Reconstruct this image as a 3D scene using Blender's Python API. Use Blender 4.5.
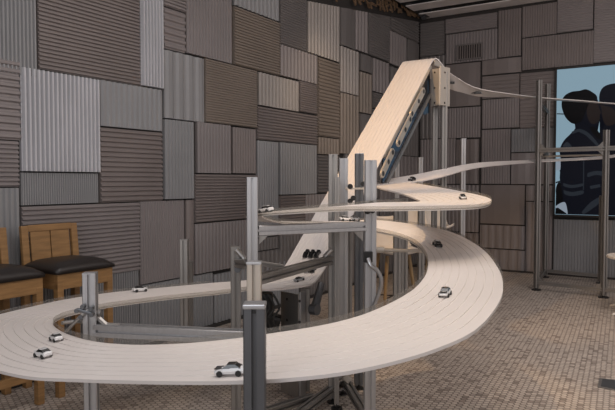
import bpy, bmesh, math, random
from mathutils import Vector, Matrix
random.seed(7)
for o in list(bpy.data.objects): bpy.data.objects.remove(o)
scn = bpy.context.scene
COL = scn.collection
F = 619.0; H = 1.4; T = math.atan(24/F)

# ---------------- camera, world, exposure, room and fill lights ----------------
cam = bpy.data.cameras.new('camera'); cam.sensor_fit = 'HORIZONTAL'; cam.sensor_width = 36
cam.lens = 36*F/615; cam.clip_start = .05
co = bpy.data.objects.new('camera', cam); COL.objects.link(co)
co.location = (0, 0, H); co.rotation_euler = (math.pi/2-T, 0, 0)
scn.camera = co
w = bpy.data.worlds.new('room_air'); scn.world = w; w.use_nodes = True
w.node_tree.nodes['Background'].inputs[0].default_value = (1.0, .92, .90, 1)
w.node_tree.nodes['Background'].inputs[1].default_value = .58
scn.view_settings.view_transform = 'Standard'; scn.view_settings.look = 'None'
scn.view_settings.exposure = 0.0; scn.view_settings.gamma = 1; scn.view_settings.use_curve_mapping = False

def lamp(kind, name, loc, target, power, color, size=.3, spot=45, blend=.6, size_y=None):
    l = bpy.data.lights.new(name, kind); l.energy = power; l.color = color
    if kind == 'SPOT':
        l.spot_size = math.radians(spot); l.spot_blend = blend; l.shadow_soft_size = size
    if kind == 'AREA':
        l.size = size
        if size_y: l.shape = 'RECTANGLE'; l.size_y = size_y
    o = bpy.data.objects.new(name, l); COL.objects.link(o); o.location = loc
    d = Vector(target)-Vector(loc); o.rotation_euler = d.to_track_quat('-Z', 'Y').to_euler()
    return o
lamp('AREA', 'ceiling_wash', (.2, 2.2, 3.9), (.2, 2.6, 0), 75, (1, .93, .90), 2.6)
lamp('AREA', 'window_daylight', (-1.2, -1.6, 2.6), (-.6, 4, .9), 36, (.86, .92, 1), 2.0)
lamp('SPOT', 'ramp_spot', (-1.0, 3.6, 3.75), (.55, 5.4, 1.9), 215, (1, .60, .24), .06, 42, .5)
lamp('SPOT', 'curve_spot', (.2, 3.4, 3.8), (.78, 3.85, 1.0), 130, (1, .66, .34), .05, 27, .5)
lamp('SPOT', 'front_floor_spot', (.5, 1.7, 3.8), (.55, 3.3, 0), 70, (1, .76, .50), .08, 60, .7)
lamp('SPOT', 'right_floor_spot', (2.6, 3.0, 3.8), (2.4, 4.4, 0), 55, (1, .76, .56), .1, 70, .9)
lamp('AREA', 'right_wall_fill', (3.0, 4.6, 3.95), (3.1, 7.6, .6), 70, (1, .90, .86), 1.6)  # added fill that brightens the right wall, no known fixture
lamp('SPOT', 'wall_spot', (1.3, 5.8, 3.7), (.2, 7.6, 2.2), 40, (1, .74, .48), .05, 50, .8)

# ---------------- geometry of the view: pixel + depth -> room point ----------------
def ray(px, py):
    u = (px-307.5)/F; v = (205-py)/F
    return Vector((u, math.cos(T)+v*math.sin(T), -math.sin(T)+v*math.cos(T)))
def P(px, py, d):
    r = ray(px, py); return Vector((0, 0, H))+r*(d/r.y)
def PF(px, py, z=0):
    r = ray(px, py); return Vector((0, 0, H))+r*((z-H)/r.z)
CORNER = Vector((1.863, 10.35, 0))
A_L = Vector((.533, .846, 0)).normalized(); N_L = Vector((A_L.y, -A_L.x, 0))     # left wall direction / inward normal
A_R = Vector((A_L.y, -A_L.x, 0)); N_R = -A_L                                      # right wall direction / inward normal
def on_wall(px, py, side):
    n = N_L if side == 'L' else N_R; a = -A_L if side == 'L' else A_R
    r = ray(px, py); o = Vector((0, 0, H)); k = (CORNER-o).dot(n)/r.dot(n)
    p = o+r*k; return (p-CORNER).dot(a), p.z
def proj(p):
    q = p-Vector((0, 0, H)); f = Vector((0, math.cos(T), -math.sin(T))); u = Vector((0, math.sin(T), math.cos(T)))
    z = q.dot(f); return 307.5+F*q.x/z, 205-F*q.dot(u)/z

# ---------------- materials ----------------
def mat(name, col, rough=.5, metal=0.0, noise=0.0, nscale=6, bump=0.0, bscale=60, aniso=None, coat=0):
    m = bpy.data.materials.new(name); m.use_nodes = True; nt = m.node_tree; b = nt.nodes['Principled BSDF']
    b.inputs['Roughness'].default_value = rough; b.inputs['Metallic'].default_value = metal
    b.inputs['Base Color'].default_value = (*col, 1)
    if coat: b.inputs['Coat Weight'].default_value = coat
    tc = nt.nodes.new('ShaderNodeTexCoord')
    if noise:
        mp = nt.nodes.new('ShaderNodeMapping'); nt.links.new(tc.outputs['Object'], mp.inputs[0])
        if aniso: mp.inputs['Scale'].default_value = aniso
        n = nt.nodes.new('ShaderNodeTexNoise'); n.inputs['Scale'].default_value = nscale; n.inputs['Detail'].default_value = 4
        nt.links.new(mp.outputs[0], n.inputs['Vector'])
        r = nt.nodes.new('ShaderNodeValToRGB')
        r.color_ramp.elements[0].position = .3; r.color_ramp.elements[1].position = .7
        r.color_ramp.elements[0].color = (*[c*(1-noise) for c in col], 1)
        r.color_ramp.elements[1].color = (*[min(1, c*(1+noise)) for c in col], 1)
        nt.links.new(n.outputs['Fac'], r.inputs[0]); nt.links.new(r.outputs[0], b.inputs['Base Color'])
    if bump:
        n2 = nt.nodes.new('ShaderNodeTexNoise'); n2.inputs['Scale'].default_value = bscale
        nt.links.new(tc.outputs['Object'], n2.inputs['Vector'])
        bp = nt.nodes.new('ShaderNodeBump'); bp.inputs['Strength'].default_value = bump; bp.inputs['Distance'].default_value = .002
        nt.links.new(n2.outputs['Fac'], bp.inputs['Height']); nt.links.new(bp.outputs[0], b.inputs['Normal'])
    return m
def emit(name, col, s=1.0):
    m = bpy.data.materials.new(name); m.use_nodes = True; nt = m.node_tree; b = nt.nodes['Principled BSDF']
    b.inputs['Base Color'].default_value = (0.01, 0.01, 0.012, 1); b.inputs['Roughness'].default_value = .4
    b.inputs['Specular IOR Level'].default_value = 0.05; b.inputs['Emission Color'].default_value = (*col, 1); b.inputs['Emission Strength'].default_value = s
    return m
M = {}
M['alu'] = mat('anodised_aluminium', (.50, .50, .51), .36, .85, .06, 9, aniso=(8, 8, .4))
M['alu_dark'] = mat('darker_aluminium', (.34, .325, .31), .42, .8, .06, 9, aniso=(8, 8, .4))  # darker grey version of the aluminium
M['alu_shade'] = mat('shaded_slate_aluminium', (.15, .155, .165), .38, .7, .06, 9)  # dark tone paints the nearest post's unlit side; also used on dark fittings
M['plate'] = mat('machined_plate', (.52, .47, .41), .45, .5, .05, 7)
M['steel'] = mat('zinc_steel', (.55, .54, .53), .3, .9)
M['black'] = mat('black_plastic', (.014, .013, .013), .4)
M['rubber'] = mat('black_rubber', (.02, .019, .018), .7)
M['deck'] = mat('white_track_plastic', (.74, .69, .66), .42, 0, .025, 2.5)
M['wood'] = mat('oak', (.30, .165, .065), .5, 0, .22, 5, aniso=(1.2, 1.2, 9))
M['pale_wood'] = mat('pale_beech', (.27, .18, .09), .5, 0, .15, 5)
M['dark_wood'] = mat('dark_brown_wood', (.17, .105, .06), .6, 0, .3, 8)
M['leather'] = mat('black_leather', (.022, .018, .017), .42, 0, bump=.25, bscale=90)
M['shell'] = mat('cream_shell_plastic', (.80, .74, .67), .4)
M['mirror'] = mat('dark_mirror_acrylic', (.075, .092, .13), .08, 1.0)
M['gap'] = mat('black_wall_backing', (.035, .031, .029), .8)
M['ceil'] = mat('ceiling_dark', (.02, .018, .017), .8)
M['slat'] = mat('grey_ceiling_slat', (.85, .80, .78), .6, 0, .08, 4)
M['beam'] = mat('dark_steel_beam', (.035, .038, .042), .45, .3)
PC = {  # panel paints
 'g': (.205, .205, .210), 'b': (.162, .140, .134), 't': (.182, .153, .130), 'l': (.40, .40, .42), 'd': (.128, .118, .115),
 'm': (.185, .165, .163), 'w': (.245, .222, .205)}
for k, c in PC.items(): M['p'+k] = mat('panel_paint_'+k, tuple(x*1.36 for x in c), .5, .1, .07, 2.2, bump=.05, bscale=40)
M['scr_bg'] = emit('screen_pale_blue', (.25, .37, .45), .85)
M['scr_navy'] = emit('screen_navy', (.0022, .003, .006), 1)
M['scr_black'] = emit('screen_black', (.001, .001, .001), 1)
M['scr_skin'] = emit('screen_shaded_skin', (.013, .009, .008), 1)
M['scr_grey'] = emit('screen_grey_stripe', (.016, .020, .026), 1)
M['scr_white'] = emit('screen_white', (.22, .26, .31), 1)
# clear acrylic
m = bpy.data.materials.new('clear_acrylic'); m.use_nodes = True; nt = m.node_tree; nt.nodes.clear()
out = nt.nodes.new('ShaderNodeOutputMaterial'); mx = nt.nodes.new('ShaderNodeMixShader'); tr = nt.nodes.new('ShaderNodeBsdfTransparent')
gl = nt.nodes.new('ShaderNodeBsdfPrincipled'); gl.inputs['Base Color'].default_value = (.55, .53, .5, 1); gl.inputs['Roughness'].default_value = .15
tr.inputs[0].default_value = (.86, .85, .83, 1); mx.inputs[0].default_value = .12
nt.links.new(tr.outputs[0], mx.inputs[1]); nt.links.new(gl.outputs[0], mx.inputs[2]); nt.links.new(mx.outputs[0], out.inputs[0]); M['acrylic'] = m

def floor_mat():
    m = bpy.data.materials.new('hexagon_mosaic'); m.use_nodes = True; nt = m.node_tree; L = nt.links; b = nt.nodes['Principled BSDF']
    def N(t, **k):
        n = nt.nodes.new(t)
        for a, v in k.items(): setattr(n, a, v)
        return n
    def vm(op, a, c=None):
        n = N('ShaderNodeVectorMath', operation=op)
        if isinstance(a, tuple): n.inputs[0].default_value = a
        else: L.new(a, n.inputs[0])
        if c is not None:
            if isinstance(c, tuple): n.inputs[1].default_value = c
            else: L.new(c, n.inputs[1])
        return n
    def mt(op, a, c=None):
        n = N('ShaderNodeMath', operation=op)
        for i, x in enumerate((a, c)):
            if x is None: continue
            if isinstance(x, (int, float)): n.inputs[i].default_value = x
            else: L.new(x, n.inputs[i])
        return n.outputs[0]
    tc = N('ShaderNodeTexCoord'); mp = N('ShaderNodeMapping'); L.new(tc.outputs['Object'], mp.inputs[0])
    size = .041
    mp.inputs['Rotation'].default_value = (0, 0, math.radians(57)); mp.inputs['Scale'].default_value = (1/size,)*3
    q = vm('MULTIPLY', mp.outputs[0], (1, 1, 0)).outputs[0]
    s = (1, math.sqrt(3), 1); hs = (.5, math.sqrt(3)/2, 0)
    def cell(v):
        d = vm('DIVIDE', v, s); f = vm('FLOOR', d.outputs[0]); k = vm('MULTIPLY', f.outputs[0], s)
        r = vm('SUBTRACT', v, k.outputs[0]); return vm('SUBTRACT', r.outputs[0], hs).outputs[0]
    a = cell(q); bb = cell(vm('ADD', q, hs).outputs[0])
    a = vm('MULTIPLY', a, (1, 1, 0)).outputs[0]; bb = vm('MULTIPLY', bb, (1, 1, 0)).outputs[0]
    la = vm('LENGTH', a).outputs['Value']; lb = vm('LENGTH', bb).outputs['Value']
    c = mt('LESS_THAN', la, lb)
    mix = N('ShaderNodeMix', data_type='VECTOR'); L.new(c, mix.inputs[0]); L.new(bb, mix.inputs[4]); L.new(a, mix.inputs[5]); gv = mix.outputs[1]
    ab = vm('ABSOLUTE', gv).outputs[0]
    h1 = vm('DOT_PRODUCT', ab, (.5, math.sqrt(3)/2, 0)).outputs['Value']
    sx = N('ShaderNodeSeparateXYZ'); L.new(ab, sx.inputs[0])
    hd = mt('MAXIMUM', h1, sx.outputs[0])
    idv = vm('SUBTRACT', q, gv).outputs[0]
    idr = vm('SNAP', vm('ADD', idv, (.05, .05, 0)).outputs[0], (.1, .1, 1)).outputs[0]
    wn = N('ShaderNodeTexWhiteNoise'); L.new(idr, wn.inputs['Vector'])
    cr = N('ShaderNodeValToRGB'); e = cr.color_ramp.elements
    e[0].color = (.28, .235, .20, 1); e[1].color = (.60, .53, .465, 1)
    e.new(.08).color = (.35, .295, .255, 1); e.new(.2).color = (.50, .435, .38, 1)
    L.new(wn.outputs['Value'], cr.inputs[0])
    gr = N('ShaderNodeMapRange'); L.new(hd, gr.inputs[0]); gr.inputs[1].default_value = .39; gr.inputs[2].default_value = .46
    mc = N('ShaderNodeMix', data_type='RGBA'); L.new(gr.outputs[0], mc.inputs[0]); L.new(cr.outputs[0], mc.inputs[6]); mc.inputs[7].default_value = (.16, .125, .105, 1)
    big = N('ShaderNodeTexNoise'); big.inputs['Scale'].default_value = 1.3; L.new(tc.outputs['Object'], big.inputs['Vector'])
    br = N('ShaderNodeMapRange'); L.new(big.outputs['Fac'], br.inputs[0]); br.inputs[3].default_value = .85; br.inputs[4].default_value = 1.12
    mm = vm('MULTIPLY', mc.outputs[2]); L.new(br.outputs[0], mm.inputs[1])
    L.new(mm.outputs[0], b.inputs['Base Color'])
    b.inputs['Roughness'].default_value = .5
    inv = mt('SUBTRACT', 1, gr.outputs[0]); bp = N('ShaderNodeBump'); bp.inputs['Strength'].default_value = .5; bp.inputs['Distance'].default_value = .003
    L.new(inv, bp.inputs['Height']); L.new(bp.outputs[0], b.inputs['Normal'])
    return m
M['floor'] = floor_mat()

# ---------------- mesh helpers ----------------
def link(name, me, m, parent=None, smooth=False):
    if m: me.materials.append(m)
    if smooth:
        for p in me.polygons: p.use_smooth = True
    o = bpy.data.objects.new(name, me); COL.objects.link(o)
    if parent: o.parent = parent
    return o
def bmo(name, bm, m, parent=None, smooth=False):
    bmesh.ops.recalc_face_normals(bm, faces=bm.faces)
    me = bpy.data.meshes.new(name); bm.to_mesh(me); bm.free(); return link(name, me, m, parent, smooth)
def tag(o, label, cat, group=None):
    o['label'] = label; o['category'] = cat
    if group: o['group'] = group
    return o
def empty(name, loc=(0, 0, 0), rz=0):
    o = bpy.data.objects.new(name, None); COL.objects.link(o); o.location = loc; o.rotation_euler.z = rz; o.empty_display_size = .05; return o
def struct(name, bm, m, parent=None):
    o = bmo(name, bm, m, parent)
    if not parent: o['kind'] = 'structure'
    return o
def box(bm, c, s, rot=None, bev=0):
    mtx = Matrix.Translation(Vector(c)) @ ((rot.to_4x4() if rot is not None else Matrix.Identity(4)) @ Matrix.Diagonal((*s, 1)))
    r = bmesh.ops.create_cube(bm, size=1, matrix=mtx)
    if bev:
        es = list({e for v in r['verts'] for e in v.link_edges}); bmesh.ops.bevel(bm, geom=es, offset=bev, segments=2, affect='EDGES', profile=.6)
def cyl(bm, a, b, r, seg=12, r2=None):
    a = Vector(a); b = Vector(b); d = b-a; q = d.to_track_quat('Z', 'Y').to_matrix().to_4x4()
    bmesh.ops.create_cone(bm, cap_ends=True, segments=seg, radius1=r, radius2=r if r2 is None else r2, depth=d.length, matrix=Matrix.Translation((a+b)/2) @ q)
def tube(bm, pts, r, seg=8):
    pts = [Vector(p) for p in pts]; rings = []
    for i, p in enumerate(pts):
        t = (pts[min(i+1, len(pts)-1)]-pts[max(i-1, 0)]).normalized()
        q = t.to_track_quat('Z', 'Y').to_matrix()
        rings.append([bm.verts.new(p+q @ Vector((r*math.cos(2*math.pi*k/seg), r*math.sin(2*math.pi*k/seg), 0))) for k in range(seg)])
    for a, b in zip(rings, rings[1:]):
        for k in range(seg): bm.faces.new((a[k], a[(k+1) % seg], b[(k+1) % seg], b[k]))
    bm.faces.new(rings[0]); bm.faces.new(rings[-1])
def cr(pts, n=8):
    out = []; pts = [Vector(p) for p in pts]
    for i in range(len(pts)-1):
        p0 = pts[max(i-1, 0)]; p1 = pts[i]; p2 = pts[i+1]; p3 = pts[min(i+2, len(pts)-1)]
        for k in range(n):
            t = k/n; out.append(.5*((2*p1)+(p2-p0)*t+(2*p0-5*p1+4*p2-p3)*t*t+(3*p1-p0-3*p2+p3)*t**3))
    out.append(pts[-1]); return out
def extrusion(bm, a, b, wx, wy=None, rz=0.0, slots=True):
    """T-slot aluminium bar from a to b; section wx by wy with a groove on every face"""
    a = Vector(a); b = Vector(b); wy = wy or wx; d = (b-a)
    if abs(d.normalized().z) > .95: R = Matrix.Rotation(rz, 3, 'Z')
    else:
        z = d.normalized(); x = Vector((0, 0, 1)).cross(z).normalized(); y = z.cross(x); R = Matrix((x, y, z)).transposed()
    hx, hy = wx/2, wy/2; s = min(wx, wy)*.12; g = min(wx, wy)*.30; c = min(wx, wy)*.05
    def side(h): return [(-h+c), -s, -s, s, s, h-c]
    pts = []
    for (ax, sx, h, hh) in ((0, 1, hx, hy), (1, 1, hy, hx), (0, -1, hx, hy), (1, -1, hy, hx)):
        for i, t in enumerate((-h+c, -s, -s, s, s, h-c)):
            dep = hh-(g if i in (2, 3) else 0)
            if ax == 0: pts.append((sx*t, -sx*dep))
            else: pts.append((sx*dep, sx*t))
    va = [bm.verts.new(a+R @ Vector((p[0], p[1], 0))) for p in pts]; vb = [bm.verts.new(b+R @ Vector((p[0], p[1], 0))) for p in pts]
    n = len(pts)
    for i in range(n): bm.faces.new((va[i], va[(i+1) % n], vb[(i+1) % n], vb[i]))
    bm.faces.new(va); bm.faces.new(vb)

# =============== ROOM SHELL ===============
def quad(pts):
    bm = bmesh.new(); bm.faces.new([bm.verts.new(p) for p in pts]); return bm
def slab(pts, z0, z1):
    bm = bmesh.new(); a = [bm.verts.new((p[0], p[1], z0)) for p in pts]; b = [bm.verts.new((p[0], p[1], z1)) for p in pts]; n = len(pts)
    bm.faces.new(a); bm.faces.new(b)
    for i in range(n): bm.faces.new((a[i], a[(i+1) % n], b[(i+1) % n], b[i]))
    return bm
CEIL = 4.18
c0 = CORNER; cl = CORNER-A_L*13; crr = CORNER+A_R*8; cb = CORNER-A_L*13+A_R*8
struct('floor', slab([c0-N_L*.2-N_R*.2, cl-N_L*.2, cb, crr-N_R*.2], -.06, 0), M['floor'])
struct('ceiling', slab([c0-N_L*.2-N_R*.2, cl-N_L*.2, cb, crr-N_R*.2], CEIL+.25, CEIL+.3), M['ceil'])
BK = .042
wl = struct('wall_left', slab([c0-N_L*BK-N_R*.19, cl-N_L*BK, cl-N_L*.2, c0-N_L*.2], 0, CEIL+.25), M['gap'])
wr = struct('wall_right', slab([c0-N_R*BK-N_L*.19, crr-N_R*BK, crr-N_R*.2, c0-N_R*.2], 0, CEIL+.25), M['gap'])

def panel(side, x0, x1, y0, y1, kind, pitch, paint, amp=.010, parent=None, off=None, topline=None):
    """one metal cladding panel; pixel box measured at its left edge, turned into wall metres"""
    s0, zt = on_wall(x0, y0, side); s1, _ = on_wall(x1, y0, side); _, zb = on_wall(x0, y1, side)
    zb = max(zb, .012)
    if side == 'L': s0, s1 = s1, s0
    if s0 < .0: s0 = .0
    g = .004; s0 += g; s1 -= g; zt -= g; zb += g
    org = CORNER; a = -A_L if side == 'L' else A_R; n = N_L if side == 'L' else N_R
    base = .022+random.random()*.014 if off is None else off
    pix = abs(x1-x0) if kind == 'V' else abs(y1-y0)
    cnt = max(1, round(pix/pitch)) if kind in 'VH' else 0
    length = (s1-s0) if kind == 'V' else (zt-zb)
    prof = [(0, 0)]
    if cnt:
        p = length/cnt
        for i in range(cnt):
            for f, h in ((.12, 0), (.32, 1), (.68, 1), (.88, 0)): prof.append(((i+f)*p, h*amp))
    prof.append((length, 0))
    bm = bmesh.new()
    def pt(s, z, o): return org+a*s+n*(o-BK)+Vector((0, 0, z))
    rows = []
    for (t, h) in prof:
        if kind == 'V':
            top = zt if topline is None else min(zt, topline(s0+t))
            rows.append((bm.verts.new(pt(s0+t, zb, base+h)), bm.verts.new(pt(s0+t, top, base+h))))
        else:
            z = zb+t
            if topline is None: za = zb_ = z
            else: za = min(z, topline(s0)); zb_ = min(z, topline(s1))
            rows.append((bm.verts.new(pt(s0, za, base+h)), bm.verts.new(pt(s1, zb_, base+h))))
    for r0, r1 in zip(rows, rows[1:]): bm.faces.new((r0[0], r1[0], r1[1], r0[1]))
    # returned edges back to the wall
    for r in (rows[0], rows[-1]):
        q = [bm.verts.new(v.co-n*(base)) for v in r]; bm.faces.new((r[0], r[1], q[1], q[0]))
    for k in (0, 1):
        for r0, r1 in zip(rows, rows[1:]):
            u0 = r0[k].co; u1 = r1[k].co
            e0 = bm.verts.new(u0-n*((u0-org).dot(n)+BK)); e1 = bm.verts.new(u1-n*((u1-org).dot(n)+BK))
            bm.faces.new((r0[k], r1[k], e1, e0))
    return bmo('panel', bm, M['p'+paint], wl if side == 'L' else wr)

s_a, z_a = on_wall(308.5, 1, 'L'); s_b, z_b = on_wall(419, 22, 'L')
def topline(s): return z_b+(z_a-z_b)*(s-s_b)/(s_a-s_b)
LP = [(-60,36.5,-60,62,'V',4.4,'g'),(37.5,140,-60,68.5,'H',4.2,'b'),(-60,19.8,46,136,'H',8,'m'),(-60,19.8,136,188,'H',5,'m'),(-60,20.5,188,330,'V',6,'g'),
(21,99.8,66.3,171.5,'V',4.35,'l'),(22,99.8,172,206,'V',2.2,'g'),(22,140.2,206.5,290,'H',5,'m'),(-60,140.2,300,460,'V',3,'g'),
(101,163.3,79.2,126,'V',5,'g'),(101,163.3,126.6,203.3,'H',5,'b'),(141,163.3,-60,85.2,'V',3.4,'l'),(164.2,186,6,48,'H',7,'m'),(164,186,-60,5.5,'H',3.5,'m'),
(187,232.8,-70,52.5,'V',3,'m'),(165,205.3,48.7,118,'V',10,'g'),(206,257.8,57.6,122,'H',2.6,'t'),(165,194.3,118.6,199.7,'V',3.2,'g'),
(198,231.8,121.3,173.2,'V',3.1,'m'),(233.8,257.2,126.5,173.4,'V',2.6,'b'),(195,257.6,173.8,223.3,'H',3.1,'b'),(141,185.6,201.3,285.5,'V',2.3,'m'),
(186.3,194.5,199.8,278,'V',8,'b'),(196,257.6,223.8,275,'V',3.2,'m'),(141,214.3,286,460,'V',3,'g'),(215.3,300,274.5,460,'V',3,'g'),
(235,280.3,-70,4.8,'V',4,'g'),(234.5,280.3,5.3,64.3,'H',2.9,'t'),(281.2,307.8,-40,43.3,'H',2.5,'d'),(308.8,340.6,-10,52.2,'V',3.2,'w'),
(281.2,318.4,43.8,75.3,'V',3.4,'m'),(319.3,340.4,56.5,136,'H',3.6,'t'),(259.5,299.8,71.5,105,'V',3.4,'w'),(300.8,318.4,80,111.3,'H',2.2,'b'),
(258.5,318.4,105.5,139.5,'H',3.1,'b'),(258.5,279.8,140,238,'V',2.4,'g'),(281,317.8,141.8,195,'V',2.5,'g'),(319.3,340.4,136.6,154,'V',3,'t'),
(318.5,340.4,154.5,193,'H',3.3,'d'),(280.7,305.5,195.5,232,'H',3,'b'),(306.3,345,194.4,232,'V',3,'m'),(258.5,279.5,238.5,251.5,'V',3,'d'),(280.5,345,232.5,251,'V',3,'d'),
(301,345,251.5,460,'V',3,'d'),(258.5,300.3,252,273,'V',4,'d'),(341.3,355.8,-10,44.6,'V',14,'d'),(356.3,369,-10,49.4,'V',3,'m'),(369.6,390.4,-10,54.4,'H',2.6,'d'),
(391.1,419.4,-10,29.6,'H',3,'d'),(391.1,407.6,30,63.5,'V',3,'m'),(408.2,419.4,38.5,75,'V',12,'d'),(341.6,360.3,45.3,91.5,'V',3.2,'w'),(341.3,360.3,92,153.5,'V',3.2,'t'),
(361.1,373.4,53,70.3,'V',12,'d'),(361.1,373.4,71,112.2,'V',3.5,'t'),(361.1,373.4,113,153,'V',12,'d'),(374.1,390.5,57.5,91,'V',3,'m'),(374.1,407.6,91.6,108,'H',2.6,'d'),
(391.1,407.6,66,90,'V',4,'d'),(374.1,419.4,108.6,153,'V',3,'d'),(408.2,419.4,75.6,108,'V',5,'d'),(346,380,153.8,200,'V',3,'d'),(380.8,419.4,153.8,210,'V',4,'m'),
(346,380,200.5,460,'V',3,'d'),(380.8,419.4,210.5,460,'V',3,'d')]
for q in LP: panel('L', *q, amp=.009 if q[5] < 2.8 else (.028 if q[6] == 'l' else .014), topline=topline if q[0] > 300 and q[2] < 0 else None)
RP = [(420,444.6,23.5,57,'H',3,'d'),(420,444.6,57.5,100,'V',4,'d'),(445.3,497.2,19.3,34.2,'H',2.6,'m'),(445.3,497.2,34.8,64.2,'V',3,'m'),(498,521.3,10.8,57.8,'V',3,'b'),
(522,557,6.5,37.8,'V',2.5,'b'),(557.8,594,-30,33,'H',2.6,'m'),(594.8,640,-30,63,'H',2.6,'m'),(641,760,-30,56,'V',3,'m'),(522,593.8,38.6,70.5,'V',2.8,'b'),
(481.8,521.3,60.4,75.4,'V',30,'b'),(445.3,480.2,65,107.6,'V',30,'b'),(445.3,480.2,108.4,138.6,'V',2.6,'m'),(481.8,519.3,76.4,99,'H',9,'b'),(520.1,555.5,73.3,128.6,'H',4,'b'),
(481.8,519.3,99.8,129,'V',2.7,'m'),(481.2,510.3,129.8,184,'V',2.7,'m'),(511,554.8,129,152.3,'V',3,'g'),(511,554.8,153,184.3,'V',20,'m'),(480.2,524.8,184.7,223.6,'V',30,'b'),
(525.8,554.6,185.2,201,'V',8,'m'),(525.8,552.6,201.6,275.5,'V',5,'m'),(479.8,524.8,224.4,247.5,'V',8,'m'),(479.5,524.8,248.2,272,'V',10,'m'),(420,445,100.6,139,'V',4,'d'),
(420,455.5,139.5,184,'V',3,'m'),(456,478.8,139.5,184,'V',10,'b'),(420,478.8,184.6,230,'V',4,'m'),(420,478.5,230.6,275,'V',6,'b'),(553.5,602.5,219,280,'V',3,'g'),(603.2,660,219.8,285,'V',3,'g'),(661,760,220,300,'V',3,'g')]
for q in RP: panel('R', *q, amp=.007 if q[5] < 2.8 else .010)

def WR(px, py, off=0.0):
    s, z = on_wall(px, py, 'R'); return CORNER+A_R*s+N_R*off+Vector((0, 0, z))
# wall base strips
for side, name in (('L', 'baseboard_left'), ('R', 'baseboard_right')):
    a = -A_L if side == 'L' else A_R; n = N_L if side == 'L' else N_R; ln = 12 if side == 'L' else 7.9
    bm = slab([CORNER+n*.06, CORNER+a*ln+n*.06, CORNER+a*ln+n*.045, CORNER+n*.045], 0, .03); struct(name, bm, M['gap'])
# fretwork over the sloping panel heads, near the corner of the left wall
bm = bmesh.new(); rnd = random.Random(3)
for i in range(150):
    s = rnd.uniform(.02, s_a+.6); z = rnd.uniform(topline(s)+.03, CEIL); k = rnd.choice((0, 1, 2)); ln = rnd.uniform(.08, .2)
    z = max(z, topline(s)+.02+ln*.6)
    rot = Matrix((A_L, N_L, Vector((0, 0, 1)))).transposed() @ Matrix.Rotation((0, math.pi/2, math.pi/4)[k]+rnd.uniform(-.1, .1), 3, 'Y')
    box(bm, CORNER-A_L*(s+.1)+N_L*(.03)+Vector((0, 0, z)), (ln, .02, .022), rot)
o = bmo('fretwork', bm, M['dark_wood'], wl); o['kind'] = 'stuff'; o['label'] = 'dark brown wooden fretwork above the sloping top of the left wall panels'
# dark beam along the left wall, light slats across the ceiling
bm = bmesh.new(); rotL = Matrix((A_L, N_L, Vector((0, 0, 1)))).transposed()
box(bm, CORNER-A_L*6+N_L*.13+Vector((0, 0, CEIL+.02)), (12, .14, .22), rotL)
o = struct('trim_1', bm, M['beam']); o['label'] = 'dark steel ceiling beam along the left wall'
b2 = bmesh.new(); box(b2, CORNER-A_L*.16+N_L*.13+Vector((0, 0, CEIL-.1)), (.2, .12, .03), rotL); box(b2, CORNER-A_L*.16+N_L*.13+Vector((0, 0, CEIL-.12)), (.06, .06, .08), rotL)
bmo('beam_bracket', b2, M['alu_shade'], o)
cs = empty('ceiling_slats'); cs['kind'] = 'structure'
for i in range(12):
    bm = bmesh.new(); box(bm, CORNER-A_L*(.14+i*.53)+A_R*3.9+Vector((0, 0, CEIL-.10)), (.32, 7.6, .012), rotL)
    bmo('ceiling_slat', bm, M['slat'], cs)
cs.name = 'trim_2'
# air vent
v = empty('air_vent', WR(470, 52, .05)); tag(v, 'dark slotted air vent grille high on the right-hand wall', 'vent')
def rel(root, bm, name, m, smooth=False):
    bmesh.ops.translate(bm, verts=bm.verts, vec=-Vector(root.location)); return bmo(name, bm, m, root, smooth)
sa, za = on_wall(457.5, 46, 'R'); sb, _ = on_wall(483, 46, 'R'); _, zc = on_wall(457.5, 60.2, 'R')
rotR = Matrix((A_R, N_R, Vector((0, 0, 1)))).transposed()
def rp(s, z, off): return CORNER+A_R*s+N_R*(off-.03)+Vector((0, 0, z))
bm = bmesh.new(); box(bm, rp((sa+sb)/2, (za+zc)/2, .044), (sb-sa, .004, za-zc), rotR); rel(v, bm, 'vent_back', M['gap'])
bm = bmesh.new()
for z in (za, zc): box(bm, rp((sa+sb)/2, z, .052), (sb-sa+.02, .02, .018), rotR)
for s in (sa, sb): box(bm, rp(s, (za+zc)/2, .052), (.018, .02, za-zc), rotR)
rel(v, bm, 'vent_frame', M['pd'])
for i in range(11):
    bm = bmesh.new(); box(bm, rp(sa+(sb-sa)*(i+.5)/11, (za+zc)/2, .054), (.013, .018, za-zc-.01), rotR); rel(v, bm, 'slat', M['pb'])

# =============== BACKLIT PICTURE SCREEN ===============
sx0, zt = on_wall(557.5, 69, 'R'); _, zb = on_wall(557.5, 215.3, 'R'); sx1 = sx0+3.0
scr = empty('picture_screen', rp((sx0+sx1)/2, zb, .06)); tag(scr, 'large backlit picture of two dark-clad people on pale blue, right-hand wall', 'screen')
bm = bmesh.new(); box(bm, rp((sx0+sx1)/2, (zt+zb)/2, .03), (sx1-sx0, .05, zt-zb), rotR); rel(scr, bm, 'screen_panel', M['scr_bg'])
bm = bmesh.new()
for z in (zt, zb): box(bm, rp((sx0+sx1)/2, z, .04), (sx1-sx0+.06, .075, .03), rotR)
for s in (sx0-.015, sx1+.015): box(bm, rp(s, (zt+zb)/2, .04), (.03, .075, zt-zb+.03), rotR)
rel(scr, bm, 'screen_frame', M['gap'])
def pic(name, pts, m, lay, sm=True):
    q = [Vector(p).to_3d() for p in pts]
    if sm: q = cr(q+[q[0]], 4)[:-1]
    bm = bmesh.new(); vs = []
    for p in q:
        s, z = on_wall(p.x, p.y, 'R'); s = min(max(s, sx0+.005), sx1-.005); z = min(max(z, zb+.02), zt-.02)
        vs.append(bm.verts.new(rp(s, z, .0562+.0012*lay)))
    f = bm.faces.new(vs); bmesh.ops.triangulate(bm, faces=[f]); return rel(scr, bm, name, m)
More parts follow.
